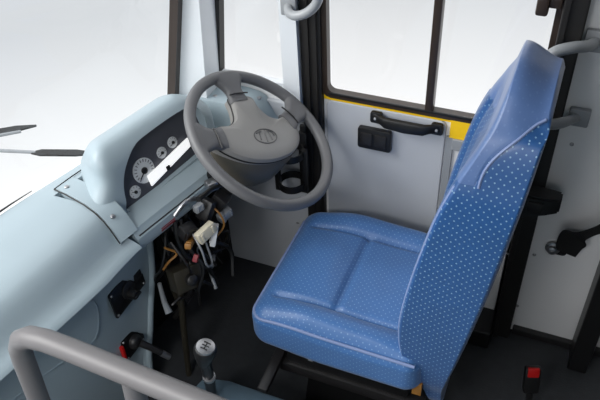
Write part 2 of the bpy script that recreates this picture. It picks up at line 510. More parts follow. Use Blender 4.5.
# opening outline: (s,z); arch with large upper left radius
OUT = [(-.158, .702), (-.163, .74), (-.152, .79), (-.125, .832), (-.085, .857), (-.03, .864), (.10, .864), (.15, .85), (.165, .80), (.165, .73), (.158, .716), (.0, .706)]
OUTc = [(p.x, p.y) for p in catmull([(a, b, 0) for a, b in OUT], 6, True)]
cut = bmesh.new()
add_loft(cut, [[L(s, .12, z) for s, z in OUTc], [L(s*.94, -.075-(z-.70)*.25, .70+(z-.70)*.97) for s, z in OUTc]])
cut_o = obj('cutter', cut, M['black'], bin_)
mod = hood.modifiers.new('recess', 'BOOLEAN'); mod.object = cut_o; mod.operation = 'DIFFERENCE'; mod.solver = 'EXACT'
dg = bpy.context.evaluated_depsgraph_get()
me = bpy.data.meshes.new_from_object(hood.evaluated_get(dg))
hood.modifiers.clear(); hood.data = me
for p in me.polygons: p.use_smooth = True
try: me.set_sharp_from_angle(angle=math.radians(38))
except Exception: pass
bpy.data.objects.remove(cut_o)
# instrument face in the recess
tau = math.atan(.30)
FN = (TX*math.cos(tau)+V((0, 0, math.sin(tau)))).normalized()
FU = AX.cross(FN)*-1
if FU.z < 0: FU = -FU
def F(s, z, d=0):
    """point on the tilted instrument face"""
    t = -.012-(z-.70)*math.tan(tau); return L(s, t, z)+FN*d
bm = bmesh.new()
add_loft(bm, [[F(s*.985, z, 0) for s, z in OUTc], [F(s*.985, z, -.02) for s, z in OUTc]])
face = obj('instrument_face', bm, M['gaugebg'], bin_)
def gauge(s, z, r, nt, a0, a1, hand):
    f = frame(F(s, z), AX, FU)
    bm = bmesh.new(); add_lathe(bm, [(r, -.004), (r, .003), (r*.93, .0036)], f, 32)
    g = obj('gauge', bm, M['gauge'], bin_)
    bm = bmesh.new()
    for k in range(nt):
        a = math.radians(a0+(a1-a0)*k/(nt-1))
        add_box(bm, (r*.80, 0, .0042), (r*.22, r*.05, .001), f @ Matrix.Rotation(a, 4, 'Z'))
    obj('tick_marks', bm, M['gaugemark'], g)
    bm = bmesh.new(); add_lathe(bm, [(r*.27, .003), (r*.27, .007), (r*.18, .009)], f, 16)
    add_box(bm, (r*.4, 0, .006), (r*.7, r*.08, .0015), f @ Matrix.Rotation(math.radians(hand), 4, 'Z'))
    obj('needle', bm, M['black'], g)
    return g
gauge(-.065, .762, .034, 15, -40, 220, 215)
gauge(.007, .773, .0155, 7, 0, 200, 200)
gauge(.051, .779, .0155, 7, 0, 200, 200)
gauge(-.114, .728, .017, 7, -30, 210, 150)
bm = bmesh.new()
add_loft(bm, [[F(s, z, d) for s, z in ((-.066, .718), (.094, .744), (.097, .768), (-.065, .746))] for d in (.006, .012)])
strip_o = obj('white_strip', bm, M['glow'], bin_, smooth=False)  # plain white strip on the instrument face, given emission
bm = box((-.006, -.006, 0), (.006, .006, .006), .001)
bmesh.ops.transform(bm, matrix=frame(F(.0, .733, .010), AX, FU), verts=bm.verts[:]); obj('stalk_notch', bm, M['black'], strip_o)
# skirt below the opening: two stepped bands
skirt = [(-.015, .704), (.03, .700), (.050, .692), (.058, .676), (.066, .671), (.070, .650), (.064, .632), (.04, .625), (-.015, .64)]
bm = bmesh.new(); secs = []
for s in [-.20+i*.02 for i in range(27)]:
    secs.append([L(s, t, z) for t, z in skirt])
add_loft(bm, secs); sk = obj('skirt', bm, M['dash'], bin_)
obj('groove', tube([L(-.19, .061, .6745), L(.30, .061, .6745)], .002, 6), M['dark'], sk)
bm = bmesh.new(); add_box(bm, (0, 0, 0), (.05, .012, .0012), frame(L(-.10, .069, .648), AX, (.1, 0, 1)))
obj('red_mark', bm, M['dull_red'], sk, label='small dull red mark')  # thin dull red plate on the skirt

# ================================================================== STEERING WHEEL
WC = V((-.697, 1.313, .814))
WN = V((.58316, .06129, .81004)).normalized()
WV = V((-.03581, .99812, -.04974)); WF = V((-.81157, 0, .58426))
WV = (WV-WN*WV.dot(WN)).normalized(); WF = WN.cross(WV)
def wp(r, deg, h=0):
    a = math.radians(deg); return WC+WV*(r*math.cos(a))+WF*(r*math.sin(a))+WN*h
def wxy(x, y, h=0): return WC+WV*x+WF*y+WN*h
sw = thing('steering_wheel', WC, 'large grey three-spoke steering wheel with oval emblem in front of the seat', 'steering wheel')
R = .2045
bm = bmesh.new()
pts = [wp(R, 360*k/96) for k in range(96)]
add_tube(bm, pts, .0155, 18, True)
obj('rim', bm, M['wheel'], sw)
def spoke(a, w_rim, w_hub, rh, hh, skew=0):
    """spoke from the hub to the rim: lofted rounded section that flares into the rim"""
    bm = bmesh.new(); secs = []
    N = 14
    for i in range(N+1):
        u = i/N
        r = rh+(R+.002-rh)*u
        h = hh*(1-smoothstep(.1, .95, u))
        wd = w_hub+(w_rim-w_hub)*smoothstep(.35, 1, u)-.012*math.sin(PI*u)
        th = .013+.004*u
        ring = []
        for k in range(20):
            b = 2*PI*k/20
            cx = math.copysign(abs(math.cos(b))**.7, math.cos(b))*wd/2; cz = math.copysign(abs(math.sin(b))**.8, math.sin(b))*th
            aa = math.radians(a+skew*(1-u))
            # bend the rim end to follow the rim
            rr = r-(cx*cx)/(2*R)*u if u > .8 else r
            e = V((math.cos(aa), math.sin(aa))); t = V((-e.y, e.x))
            ring.append(wxy(e.x*rr+t.x*cx, e.y*rr+t.y*cx, h+cz))
        secs.append(ring)
    add_loft(bm, secs)
    return obj('spoke', bm, M['wheel'], sw)
spoke(60, .115, .062, .118, -.004, 0)
spoke(-6, .095, .066, .118, -.004, -10)
spoke(141, .115, .070, .118, -.004, 0)
# hub: deep shell under a lens shaped pad
E1 = V((math.cos(math.radians(56)), math.sin(math.radians(56)))); E2 = V((E1.y, -E1.x))
def hubpt(a, b, h): 
    q = E2*a+E1*b; return wxy(q.x, q.y, h)
PAD = [(-.150, .026), (-.125, .046), (-.085, .048), (-.052, .066), (-.038, .105), (-.034, .136), (.0, .142), (.036, .134), (.042, .100), (.060, .068), (.088, .056), (.115, .060), (.140, .036), (.138, .0), (.115, -.032), (.07, -.058), (.0, -.070), (-.07, -.060), (-.12, -.034), (-.150, -.002)]
PADc = [(p.x, p.y) for p in catmull([(a, b, 0) for a, b in PAD], 5, True)]
bm = bmesh.new(); secs = []
for sc, h in ((1.0, -.030), (1.0, -.012), (.985, -.003), (.955, .002), (.85, .006), (.6, .009), (.3, .0105), (.05, .011)):
    secs.append([hubpt(a*sc, b*sc, h) for a, b in PADc])
add_loft(bm, secs); pad = obj('horn_pad', bm, M['hub'], sw)
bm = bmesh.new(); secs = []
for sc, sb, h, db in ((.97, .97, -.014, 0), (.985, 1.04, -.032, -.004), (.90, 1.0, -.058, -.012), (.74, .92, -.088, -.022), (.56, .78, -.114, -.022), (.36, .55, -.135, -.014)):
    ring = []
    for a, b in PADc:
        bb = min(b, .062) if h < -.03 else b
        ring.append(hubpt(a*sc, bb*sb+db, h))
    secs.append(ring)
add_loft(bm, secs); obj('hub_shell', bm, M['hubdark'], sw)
obj('pad_seam', tube([hubpt(a*1.003, b*1.003, -.012) for a, b in PADc], .0022, 6, True), M['dark'], pad)
obj('spoke_seam', tube([wp(.142, 47, .009), wp(.139, 53, .0125), wp(.138, 60, .013), wp(.139, 67, .0125), wp(.141, 73, .009)], .0022, 6), M['dark'], pad)
obj('spoke_seam', tube([wp(.145, -22, .009), wp(.142, -14, .0125), wp(.141, -6, .0125), wp(.143, 3, .009)], .002, 6), M['dark'], pad)
obj('spoke_seam', tube([wp(.148, 155, .009), wp(.146, 147, .012), wp(.145, 140, .0125), wp(.147, 131, .009)], .002, 6), M['dark'], pad)
# emblem: oval ring with three converging strokes
def ept(a, b, h=.0118): return hubpt(.004+a*1.3, -.002+b*1.3, h-.0006)
bm = bmesh.new()
add_tube(bm, [ept(.028*math.cos(2*PI*k/40), .017*math.sin(2*PI*k/40)) for k in range(40)], .0016, 6, True)
for pts_ in ([(-.002, -.014), (0, 0), (.004, .014)], [(-.016, -.008), (-.012, .006), (-.006, .012), (-.020, .008)], [(.012, -.011), (.012, .004), (.010, .012), (.020, .008), (.022, -.002)]):
    add_tube(bm, catmull([ept(a, b, .0122) for a, b in pts_], 5), .0017, 6)
obj('emblem', bm, M['emblem'], pad, label='oval emblem with three upright strokes')
bm = bmesh.new(); add_lathe(bm, [(.003, -.002), (.003, .002)], frame(hubpt(-.002, .036, .0085), WV, WF), 10); obj('screw_hole', bm, M['dark'], pad)

# ================================================================== STEERING COLUMN
col = thing('steering_column', WC-WN*.72, 'dark steering column with stalks and ignition wiring under the wheel', 'steering column')
f = frame(WC-WN*.112, WV, WF)
bm = bmesh.new(); add_lathe(bm, [(.030, 0), (.036, -.02), (.036, -.12), (.028, -.14), (.024, -.42), (.018, -.60)], f, 20)
obj('column_tube', bm, M['dark'], col)
bm = bmesh.new(); add_box(bm, (.0, 0.01, -.075), (.085, .095, .10), f, .014, 3); obj('switch_housing', bm, M['black'], col)
st = [(-.05, .0, -.06), (-.10, .02, -.055), (-.16, .03, -.05)]
obj('stalk', tube([f @ V(p) for p in st], [.006, .005, .008], 10), M['black'], col)
st = [(.05, .0, -.06), (.10, -.02, -.06), (.15, -.03, -.055)]
obj('stalk', tube([f @ V(p) for p in st], [.006, .005, .008], 10), M['black'], col)
bm = bmesh.new(); add_box(bm, (-.055, -.02, -.115), (.04, .045, .05), f, .006); obj('ignition_lock', bm, M['dark'], col)
bm = bmesh.new(); add_box(bm, (0, .03, -.22), (.12, .03, .10), f, .006); obj('column_bracket', bm, M['olive'], col)
pts = [L(.02, -.02, .62), L(.03, .03, .645), L(.075, .055, .655), L(.10, .03, .60)]
pts = [(-.87, 1.11, .660), (-.852, 1.142, .686), (-.848, 1.188, .662), (-.840, 1.222, .620), (-.842, 1.25, .592)]
obj('support_rod', tube(catmull(pts, 6), .006, 8), M['steel'], col, label='bent bare steel support rod')
bm = bmesh.new(); add_box(bm, (0, 0, 0), (.03, .024, .034), frame((-.822, 1.232, .684), (.6, .8, 0), (0, .2, 1)), .004); obj('clamp', bm, M['steel'], col)

# ---- wiring under the column
har = thing('wiring_harness', (-.9, 1.2, .30), 'bundle of loose wires and connectors hanging under the steering column', 'wiring')
bm = bmesh.new()
for k in range(22):
    x0, y0 = -.90+random.uniform(-.05, .05), 1.18+random.uniform(-.09, .10)
    p = [V((x0, y0, .64))]
    for j in range(4):
        p.append(p[-1]+V((random.uniform(-.035, .04), random.uniform(-.035, .05), -random.uniform(.05, .09))))
    add_tube(bm, catmull(p, 5), random.choice((.004, .005, .007)), 6)
obj('cable_bundle', bm, M['black'], har)
def conn(name, p, x, y, s, m, label=None):
    bm = bmesh.new(); f = frame(p, x, y); add_box(bm, (0, 0, 0), s, f, min(s)*.18)
    for k in (-1, 1): add_box(bm, (s[0]*.30*k, 0, s[2]*.5), (s[0]*.12, s[1]*.7, s[2]*.25), f, .001)
    o = obj(name, bm, m, har)
    if label: o['label'] = label
    return o
conn('connector', (-.80, 1.135, .600), (.30, .9, .15), (-.2, 0, 1), (.062, .034, .022), M['cream'], 'cream multi-pin connector')
conn('connector', (-.795, 1.165, .565), (.1, .35, .9), (-.4, .9, 0), (.065, .022, .016), M['display'], 'white tag-like connector')
conn('connector', (-.83, 1.10, .585), (.3, -.8, .4), (1, .2, 0), (.070, .018, .016), M['amber'], 'amber connector')
conn('connector', (-.83, 1.20, .62), (.2, .5, .8), (1, 0, 0), (.06, .04, .035), M['dark'])
conn('connector', (-.80, 1.24, .575), (.3, .9, .2), (0, -.2, 1), (.045, .03, .025), M['greymetal'])
conn('connector', (-.815, 1.09, .54), (.1, .6, .8), (1, .2, 0), (.022, .014, .012), M['dull_red'], 'small red connector')
for pts, m, r in (([(-.85, 1.13, .62), (-.80, 1.10, .57), (-.79, 1.10, .51), (-.80, 1.14, .48), (-.83, 1.17, .52)], 'greymetal', .003),
                  ([(-.86, 1.22, .60), (-.81, 1.21, .62), (-.78, 1.20, .58), (-.80, 1.18, .54)], 'amber', .0028),
                  ([(-.87, 1.07, .60), (-.83, 1.06, .55), (-.83, 1.075, .50), (-.86, 1.10, .45)], 'dark', .0035),
                  ([(-.84, 1.15, .50), (-.81, 1.16, .46), (-.82, 1.18, .42), (-.86, 1.2, .40)], 'dark', .004)):
    obj('wire', tube(catmull(pts, 6), r, 6), M[m], har)

for k in range(9):
    x0, y0, z0 = -.86+random.uniform(-.04, .05), 1.10+random.uniform(-.06, .16), random.uniform(.40, .62)
    p = [V((x0, y0, z0))]
    for j in range(3): p.append(p[-1]+V((random.uniform(-.03, .03), random.uniform(-.05, .05), random.uniform(-.05, .02))))
    obj('wire', tube(catmull(p, 5), random.choice((.0025, .0035, .005)), 6), M[random.choice(('olive', 'greymetal', 'amber', 'dark'))], har)
conn('fuse_clip', (-.83, 1.165, .655), (.3, .9, 0), (0, 0, 1), (.028, .022, .018), M['greymetal'])
conn('relay', (-.845, 1.115, .61), (.3, .9, -.2), (.3, 0, 1), (.045, .034, .034), M['dark'])
# ---- foot pedals
def pedal(x, y, z, label, m, top):
    t = thing('foot_pedal', (x, y, 0), label, 'pedal', 'foot pedals under the dashboard')
    obj('arm', tube(catmull([(x-.05, y+.01, top), (x-.03, y, z+.12), (x-.012, y, z)], 6), .009, 8), M['olive'], t)
    bm = bmesh.new(); add_box(bm, (0, 0, 0), (.075, .085, .016), frame((x, y, z), (0, 1, 0), (.45, 0, .9)), .005)
    for k in range(4): add_box(bm, (0, -.028+.019*k, .010), (.066, .007, .005), frame((x, y, z), (0, 1, 0), (.45, 0, .9)), .001)
    obj('pad', bm, m, t)
pedal(-.96, 1.17, .20, 'rubber-faced clutch pedal nearest the dashboard end', M['rubber'], .60)
pedal(-.97, 1.30, .20, 'middle brake pedal under the steering column', M['rubber'], .60)
pedal(-1.0, 1.43, .16, 'accelerator pedal nearest the pale side wall', M['dark'], .50)
t = thing('valve_box', (-.91, 1.06, 0), 'olive square brake valve box on a rod below the wiring', 'valve')
bm = bmesh.new(); fb = frame((-.86, 1.085, .455), (.45, .75, -.1), (-.3, .3, .9)); add_box(bm, (0, 0, 0), (.085, .070, .06), fb, .008); obj('body', bm, M['olive'], t)
bm = bmesh.new(); add_lathe(bm, [(.016, .028), (.016, .05), (.008, .056)], fb, 14); obj('cap', bm, M['dark'], t)
obj('rod', tube([(-.875, 1.075, .44), (-.895, 1.065, .20), (-.91, 1.06, .0)], .010, 10), M['olive'], t)
obj('link_arm', tube([(-.93, 1.055, .43), (-.925, 1.05, .36), (-.905, 1.035, .335)], [.006, .008, .011], 8), M['greymetal'], t)

# ================================================================== SWITCHES ON THE LOWER FASCIA
def plate(name, label, y, z, w, h, rot, m):
    n = V((1, -.06, .075)).normalized()
    p = fpt(y, z)
    yy_ = V((0, 1, 0)); 
    a = math.radians(rot)
    xa = V((0, math.cos(a), math.sin(a))); 
    fr = frame(p, xa, n.cross(xa))
    t = thing(name, p, label, 'switch')
    bm = bmesh.new(); add_prism(bm, rrect(w, h, .006), .006, fr, .0012); obj('plate', bm, m, t)
    for sx in (-1, 1):
        for sy in (-1, 1):
            screw('screw', fr @ V((sx*(w/2-.008), sy*(h/2-.008), .006)), fr.to_3x3() @ V((0, 0, 1)), t, .004)
    return t, fr
t, fr = plate('heater_switch', 'square black rotary switch plate with round knob, upper one on the grey fascia', .962, .492, .140, .088, -1, M['black'])
bm = bmesh.new(); add_lathe(bm, [(.026, .004), (.026, .010), (.022, .012)], fr, 24); obj('dial_ring', bm, M['dark'], t)
bm = bmesh.new(); add_lathe(bm, [(.015, .01), (.014, .032), (.011, .035)], fr @ Matrix.Translation((-.004, -.008, 0)), 20); add_box(bm, (-.004, -.008, .036), (.028, .007, .010), fr, .002); obj('knob', bm, M['black'], t)
bm = bmesh.new(); add_box(bm, (.046, .01, .008), (.03, .024, .008), fr, .002); obj('rocker', bm, M['dark'], t)
t, fr = plate('battery_isolator', 'black switch plate with red edge and protruding silver lever, lower one on the fascia', .942, .285, .092, .080, -4, M['black'])
bm = bmesh.new(); add_box(bm, (-.050, -.004, .006), (.010, .066, .012), fr, .003); obj('red_edge', bm, M['red'], t)
bm = bmesh.new(); add_lathe(bm, [(.022, .004), (.022, .014), (.018, .022), (.012, .026)], fr, 22); obj('boss', bm, M['dark'], t)
lv = fr @ Matrix.Translation((.012, -.014, .02)) @ Matrix.Rotation(math.radians(52), 4, 'X')
obj('lever', tube([fr @ V((.004, -.006, .024)), fr @ V((.016, -.030, .050)), fr @ V((.028, -.058, .072))], [.011, .010, .009], 12), M['dark'], t)
obj('lever_tip', tube([fr @ V((.027, -.056, .071)), fr @ V((.036, -.078, .088))], [.010, .009], 12), M['steel'], t, label='bright metal lever tip')

# ================================================================== GEAR LEVER + ENGINE COVER
bm = rbox((1.6, 1.5, .36), .06, 14)
for v in bm.verts: v.co = v.co+V((.015, .22, .06))
eng = obj('engine_cover', bm, M['hump']); tag(eng, 'low blue-grey engine cover hump in the bottom corner beside the seat', 'engine cover')
gl = thing('gear_lever', (-.70, .86, .24), 'black gear lever with round silver-topped shift knob rising from the engine cover', 'gear lever')
KN = V((-.643, .825, .548)); KB = V((-.700, .885, .23)); kd = (KN-KB).normalized()
bm = bmesh.new(); fk = frame(KN, kd.orthogonal(), kd.cross(kd.orthogonal()))
view = (V((0, 0, 1.8886))-KN).normalized()
kx = V((0, 1, 0)); kt = V((.22, -.25, .94)).normalized()
fk = frame(KN, kx, kt.cross(kx))
add_lathe(bm, [(.012, -.065), (.016, -.05), (.022, -.03), (.027, -.008), (.0275, .004), (.025, .012), (.018, .016)], fk, 24); kn = obj('knob', bm, M['black'], gl)
bm = bmesh.new(); add_lathe(bm, [(.0235, .012), (.022, .0165), (.014, .0185), (.002, .019)], fk, 24); obj('knob_cap', bm, M['steel'], kn, label='silver cap with black shift pattern')
bm = bmesh.new()
for x in (-.009, 0, .009): add_box(bm, (x, 0, .0195), (.0025, .018, .001), fk)
add_box(bm, (0, 0, .0195), (.018, .0025, .001), fk)
obj('shift_pattern', bm, M['black'], kn)
obj('stick', tube([KN-kt*.05, KN-kt*.10+V((-.004, 0, 0)), KB+kd*.12, KB], [.015, .015, .014, .014], 14), M['black'], gl)
bm = bmesh.new(); add_lathe(bm, [(.0165, -.004), (.0175, 0), (.0165, .008)], frame(KB+kd*.155, kd.orthogonal(), kd.cross(kd.orthogonal())), 16); obj('collar', bm, M['steel'], gl)
bm = bmesh.new(); add_lathe(bm, [(.055, .0), (.05, .012), (.038, .028), (.042, .036), (.026, .056), (.030, .064), (.018, .085)], frame((KB.x, KB.y-.05, .236), (1, 0, 0), (0, 1, 0)), 20)

# ================================================================== DRIVER SEAT
seat = thing('driver_seat', (-.42, 1.26, 0), 'blue dotted fabric driver seat with tall backrest and plastic-wrapped headrest', 'seat')
# cushion
CX0, CX1, CY0, CY1, CZ0, CZ1 = -.648, -.165, 1.018, 1.502, .312, .468
bm = rbox((CX1-CX0, CY1-CY0, CZ1-CZ0), .05, 64)
def groove(d, w=.006): return math.exp(-(d/w)**2)
YN, YF, XM = 1.115, 1.402, -.425
for v in bm.verts:
    x = v.co.x+(CX0+CX1)/2; y = v.co.y+(CY0+CY1)/2; z = v.co.z+(CZ0+CZ1)/2
    top = smoothstep(.40, .46, z)
    u = (y-CY0)/(CY1-CY0)
    # front narrows a little, belly of the side panels
    k = smoothstep(-.42, CX0, x)
    y = 1.26+(y-1.26)*(1-.05*k)
    z -= .016*k*k*top
    if top > 0:
        dep = .0
        inside = smoothstep(YN-.004, YN+.004, y)*smoothstep(YF+.004, YF-.004, y)
        fg = smoothstep(-.612, -.59, x)
        dep += .015*fg*max(groove(y-YN), groove(y-YF))
        dep += .015*inside*groove(x-XM)
        # soft panels
        for (xa, xb, ya, yb, hgt) in ((-.60, XM, YN, YF, .010), (XM, -.16, YN, YF, .010), (-.63, -.16, CY0, YN, .016), (-.63, -.16, YF, CY1, .016)):
            if xa <= x <= xb and ya <= y <= yb:
                u1 = (x-xa)/(xb-xa); u2 = (y-ya)/(yb-ya)
                z += hgt*smoothstep(0, .35, u1)*smoothstep(1, .65, u1)*smoothstep(0, .4, u2)*smoothstep(1, .6, u2)*top
        z -= dep*top
        z -= .010*smoothstep(-.50, -.30, x)*top
    # side seam groove just below the upper edge
    v.co = V((x, y, z))
box_uv(bm)
cush = obj('cushion', bm, M['cushion'], seat, sharp=False)
zt = .452
def cseam(x, y, z): return V((x, 1.26+(y-1.26)*(1-.05*smoothstep(-.42, CX0, x)), z-.016*smoothstep(-.42, CX0, x)**2))
pp = [cseam(x, CY0+.0065, zt-.006+.002*math.sin(9*x)) for x in [CX1-.02-i*.0215 for i in range(20)]]
corner = [cseam(CX0+.05-.0435*math.sin(a), CY0+.05-.0435*math.cos(a), zt-.006) for a in [PI/2*k/6 for k in range(7)]]
pp = [p for p in pp if p.x > CX0+.055]+corner+[cseam(CX0+.0065, y, zt-.006) for y in [1.08+.03*i for i in range(13)]]
obj('piping', tube(pp, .0042, 8), M['piping'], cush)

# backrest: sculpted from tables of front face, rear face and half width against height
YC = 1.262
FR = [(.20, -.14), (.30, -.165), (.36, -.195), (.45, -.228), (.54, -.240), (.62, -.236), (.72, -.222), (.82, -.204), (.92, -.182), (1.0, -.155), (1.07, -.125), (1.14, -.105), (1.25, -.090)]
RE = [(.20, -.11), (.30, -.115), (.36, -.108), (.45, -.092), (.57, -.072), (.72, -.050), (.90, -.028), (1.05, -.012), (1.15, -.006), (1.25, -.012)]
HW = [(.20, .18), (.30, .195), (.36, .212), (.45, .222), (.60, .222), (.80, .216), (.95, .202), (1.03, .180), (1.09, .160), (1.13, .146), (1.18, .126), (1.225, .104)]
def backrest(z0, z1, bulge, cuts, r):
    bm = rbox((2, 2, 2), r, cuts)
    for v in bm.verts:
        a, b, c = v.co     # a thickness (-1 front), b width, c height
        z = z0+(z1-z0)*(c+1)/2
        xf, xr = interp(FR, z), interp(RE, z); hw = interp(HW, z)
        y = YC+hw*b
        x = (xf+xr)/2+(xr-xf)/2*a
        if a < 0:           # wings stand proud of the middle of the front face
            x += bulge*(-a)*(1-smoothstep(.40, .85, abs(b)))*(1-.9*smoothstep(.98, 1.12, z))
            x += .007*(-a)*groove(abs(b)-.66, .05)*(1-smoothstep(.98, 1.06, z))
        v.co = V((x, y, z))
    return bm
def seam_z(x, y):
    xf, xr = interp(FR, 1.1), interp(RE, 1.1)
    u = max(0, min(1, (x-xf)/(xr-xf)))
    return 1.00+.130*u**.45
def back_half(upper):
    bm = backrest(.225, 1.204, .026, 84, .13)
    for v in bm.verts:
        z = v.co.z; e = abs(v.co.y-YC)/interp(HW, min(z, 1.225))
        v.co.z -= .052*e**2.5*smoothstep(1.06, 1.205, z)+.030*smoothstep(-.085, -.015, v.co.x)*smoothstep(1.10, 1.22, z)
    # puckered plastic at the seam
    for v in bm.verts:
        d = (v.co.z-seam_z(v.co.x, v.co.y))
        k = .0015*groove(d, .006)
        v.co.y += k*(1 if v.co.y < YC else -1)
    dead = [f for f in bm.faces if (f.calc_center_median().z > seam_z(f.calc_center_median().x, 0)) != upper]
    bmesh.ops.delete(bm, geom=dead, context='FACES')
    box_uv(bm); return bm
back = obj('backrest', back_half(False), M['fabric'], seat, recalc=False, sharp=False)
head = obj('headrest', back_half(True), M['cover'], seat, label='headrest wrapped in glossy clear plastic', recalc=False, sharp=False)
# piping along the near front edge of the backrest, and the seam under the headrest
def edge(z, side=-1, k=.93, f=.90): 
    xf, xr = interp(FR, z), interp(RE, z)
    return V(((xf+xr)/2-(xr-xf)/2*f, YC+side*interp(HW, z)*k, z))
for sd in (-1, 1):
    obj('piping', tube([edge(.36+i*.03, sd, .955, .945) for i in range(22)], .0038, 8), M['piping'], back)
obj('stitching', tube([edge(.36+i*.03, -1, .985, .86) for i in range(22)], .0014, 6), M['stitch'], back)
ps = []
for i in range(13):
    u = (i/12)**2; z = 1.00+.130*u**.45
    xf, xr = interp(FR, 1.1), interp(RE, 1.1)
    zz = z
    for _ in range(12): zz = z+.052*smoothstep(1.06, 1.205, zz)+.030*smoothstep(-.085, -.015, xf+(xr-xf)*u)*smoothstep(1.10, 1.22, zz)
    ps.append(V((xf+.006+(xr-xf-.014)*u, YC-interp(HW, zz)+.0005, z)))
obj('shoulder_seam', tube(ps, .003, 8), M['piping'], back)
# pedestal
bm = box((-.56, 1.07, .225), (-.20, 1.45, .335), .012); obj('seat_pan', bm, M['black'], seat)
for y in (1.085, 1.425):
    bm = box((-.58, y-.02, .185), (-.16, y+.02, .225), .004); obj('slide_rail', bm, M['dark'], seat)
bm = bmesh.new(); add_loft(bm, [[(-.52, 1.09, 0), (-.20, 1.09, 0), (-.20, 1.43, 0), (-.52, 1.43, 0)], [(-.50, 1.10, .19), (-.22, 1.10, .19), (-.22, 1.42, .19), (-.50, 1.42, .19)]])
obj('pedestal', bm, M['black'], seat)
bm = bmesh.new(); add_box(bm, (0, 0, 0), (.030, .16, .022), frame((-.583, 1.035, .235), (1, 0, 0), (-.05, 1, .1)), .005); obj('adjuster_lever', bm, M['dark'], seat)
bm = box((-.485, 1.055, .285), (-.470, 1.075, .325), .002); obj('bracket', bm, M['greymetal'], seat)
bm = box((-.19, 1.045, .30), (-.165, 1.058, .35), .002); obj('recliner_bracket', bm, M['amber'], seat, label='small brass recliner bracket')

# ================================================================== SIDE WALL FITTINGS
t = thing('pull_handle', (-.382, W, .73), 'black plastic pull handle on the side wall panel under the window', 'handle')
for x in (-.470, -.296):
    bm = bmesh.new(); add_prism(bm, rrect(.034, .036, .007), .012, frame((x, 1.588, .755), (1, 0, 0), (0, 0, 1)), .002); mo = obj('mount', bm, M['black'], t)
    screw('screw', (x, 1.573, .755), (0, -1, 0), mo, .005, M['greymetal'])
bm = bmesh.new(); secs = []
for (x, y, z, h) in ((-.482, 1.586, .757, .022), (-.466, 1.578, .757, .024), (-.452, 1.568, .758, .024), (-.438, 1.560, .757, .030), (-.38, 1.558, .756, .034), (-.328, 1.560, .757, .030), (-.314, 1.568, .758, .024), (-.300, 1.578, .757, .024), (-.284, 1.586, .757, .022)):
    secs.append([(x, y+d*.0085, z+h/2*e) for d, e in ((-1, -.7), (-1, .7), (-.7, 1), (.7, 1), (1, .7), (1, -.7), (.7, -1), (-.7, -1))])
add_loft(bm, secs); obj('grip', bm, M['black'], t)
t = thing('window_switch_box', (-.472, W, .63), 'small black rectangular recessed box on the side wall left of the pull handle', 'switch')
bm = bmesh.new(); add_prism(bm, rrect(.100, .072, .008, cx=-.472, cy=.680), .016, frame((0, 1.588, 0), (1, 0, 0), (0, 0, 1)), .003); obj('body', bm, M['black'], t)
for x in (-.494, -.452):
    bm = bmesh.new(); add_prism(bm, rrect(.034, .042, .004, cx=x, cy=.680), .004, frame((0, 1.573, 0), (1, 0, 0), (0, 0, 1)), .001); obj('rocker', bm, M['dark'], t)

# bottle holder on the black pillar base
t = thing('bottle_holder', (-.745, W, .38), 'black two-ring bottle holder on the pale wall behind the steering wheel', 'bottle holder')
bm = box((-.705, 1.555, .43), (-.678, 1.578, .665), .003); add_box(bm, (-.69, 1.565, .675), (.02, .012, .03), bev=.004); obj('back_plate', bm, M['black'], t)
for z in (.612, .495):
    bm = bmesh.new()
    secs = []
    for k in range(36):
        a = 2*PI*k/36; c, s = math.cos(a), math.sin(a)
        secs.append([V((-.716+r*c, 1.520+r*s, zz)) for r, zz in ((.038, z-.012), (.043, z-.012), (.043, z+.012), (.038, z+.012))])
    secs.append(secs[0]); add_loft(bm, secs, False); bmesh.ops.remove_doubles(bm, verts=bm.verts[:], dist=1e-5)
    obj('ring', bm, M['black'], t)
for x, y in ((-.756, 1.505), (-.672, 1.525)):
    obj('stay', box((x-.008, y-.008, .47), (x+.008, y+.008, .63), .002), M['black'], t)

# grab handles
def grab(name, pts, r, label, plates, m):
    t = thing(name, V(pts[0]), label, 'grab handle', )
    obj('bar', tube(catmull(pts, 8), r, 14), m, t)
    for (c, s) in plates:
        mp = obj('mount_plate', add_box(bmesh.new(), c, s, bev=.004), m, t)
        screw('bolt', V(c)-V((0, s[1]/2+.001, 0)), (0, -1, 0), mp, .006)
    return t
grab('grab_handle', [(-.712, 1.558, 1.065), (-.70, 1.535, 1.061), (-.675, 1.520, 1.063), (-.640, 1.515, 1.080), (-.612, 1.515, 1.115), (-.603, 1.515, 1.175), (-.60, 1.515, 1.305), (-.605, 1.515, 1.415), (-.63, 1.515, 1.455), (-.675, 1.52, 1.465), (-.712, 1.555, 1.465)], .0125,
     'curved grey grab handle bolted to the pale pillar left of the side window', [((-.712, 1.560, 1.067), (.045, .012, .055)), ((-.712, 1.560, 1.465), (.045, .012, .055))], M['greymetal'])
grab('grab_handle', [(.045, 1.588, 1.075), (.030, 1.555, 1.078), (.0, 1.525, 1.085), (-.035, 1.51, 1.075), (-.055, 1.505, 1.045), (-.060, 1.505, .98), (-.050, 1.505, .91), (-.025, 1.515, .88), (.010, 1.54, .870), (.045, 1.588, .866)], .0135,
     'grey grab handle bolted to the rear wall beside the headrest', [((.050, 1.590, 1.076), (.06, .016, .055)), ((.052, 1.590, .866), (.05, .016, .05))], M['greymetal'])
t = thing('belt_guide', (.03, 1.55, .57), 'stubby black belt guide block sticking out of the dark pillar', 'belt guide')
bm = bmesh.new(); add_loft(bm, [[(-.03, 1.555, z) for z in (.0,)][:0] or [(-.03, 1.50, .575), (-.03, 1.56, .575), (-.03, 1.56, .655), (-.03, 1.50, .655)], [(.03, 1.505, .595), (.03, 1.56, .595), (.03, 1.56, .652), (.03, 1.505, .652)], [(.062, 1.52, .600), (.062, 1.56, .600), (.062, 1.56, .648), (.062, 1.52, .648)]])
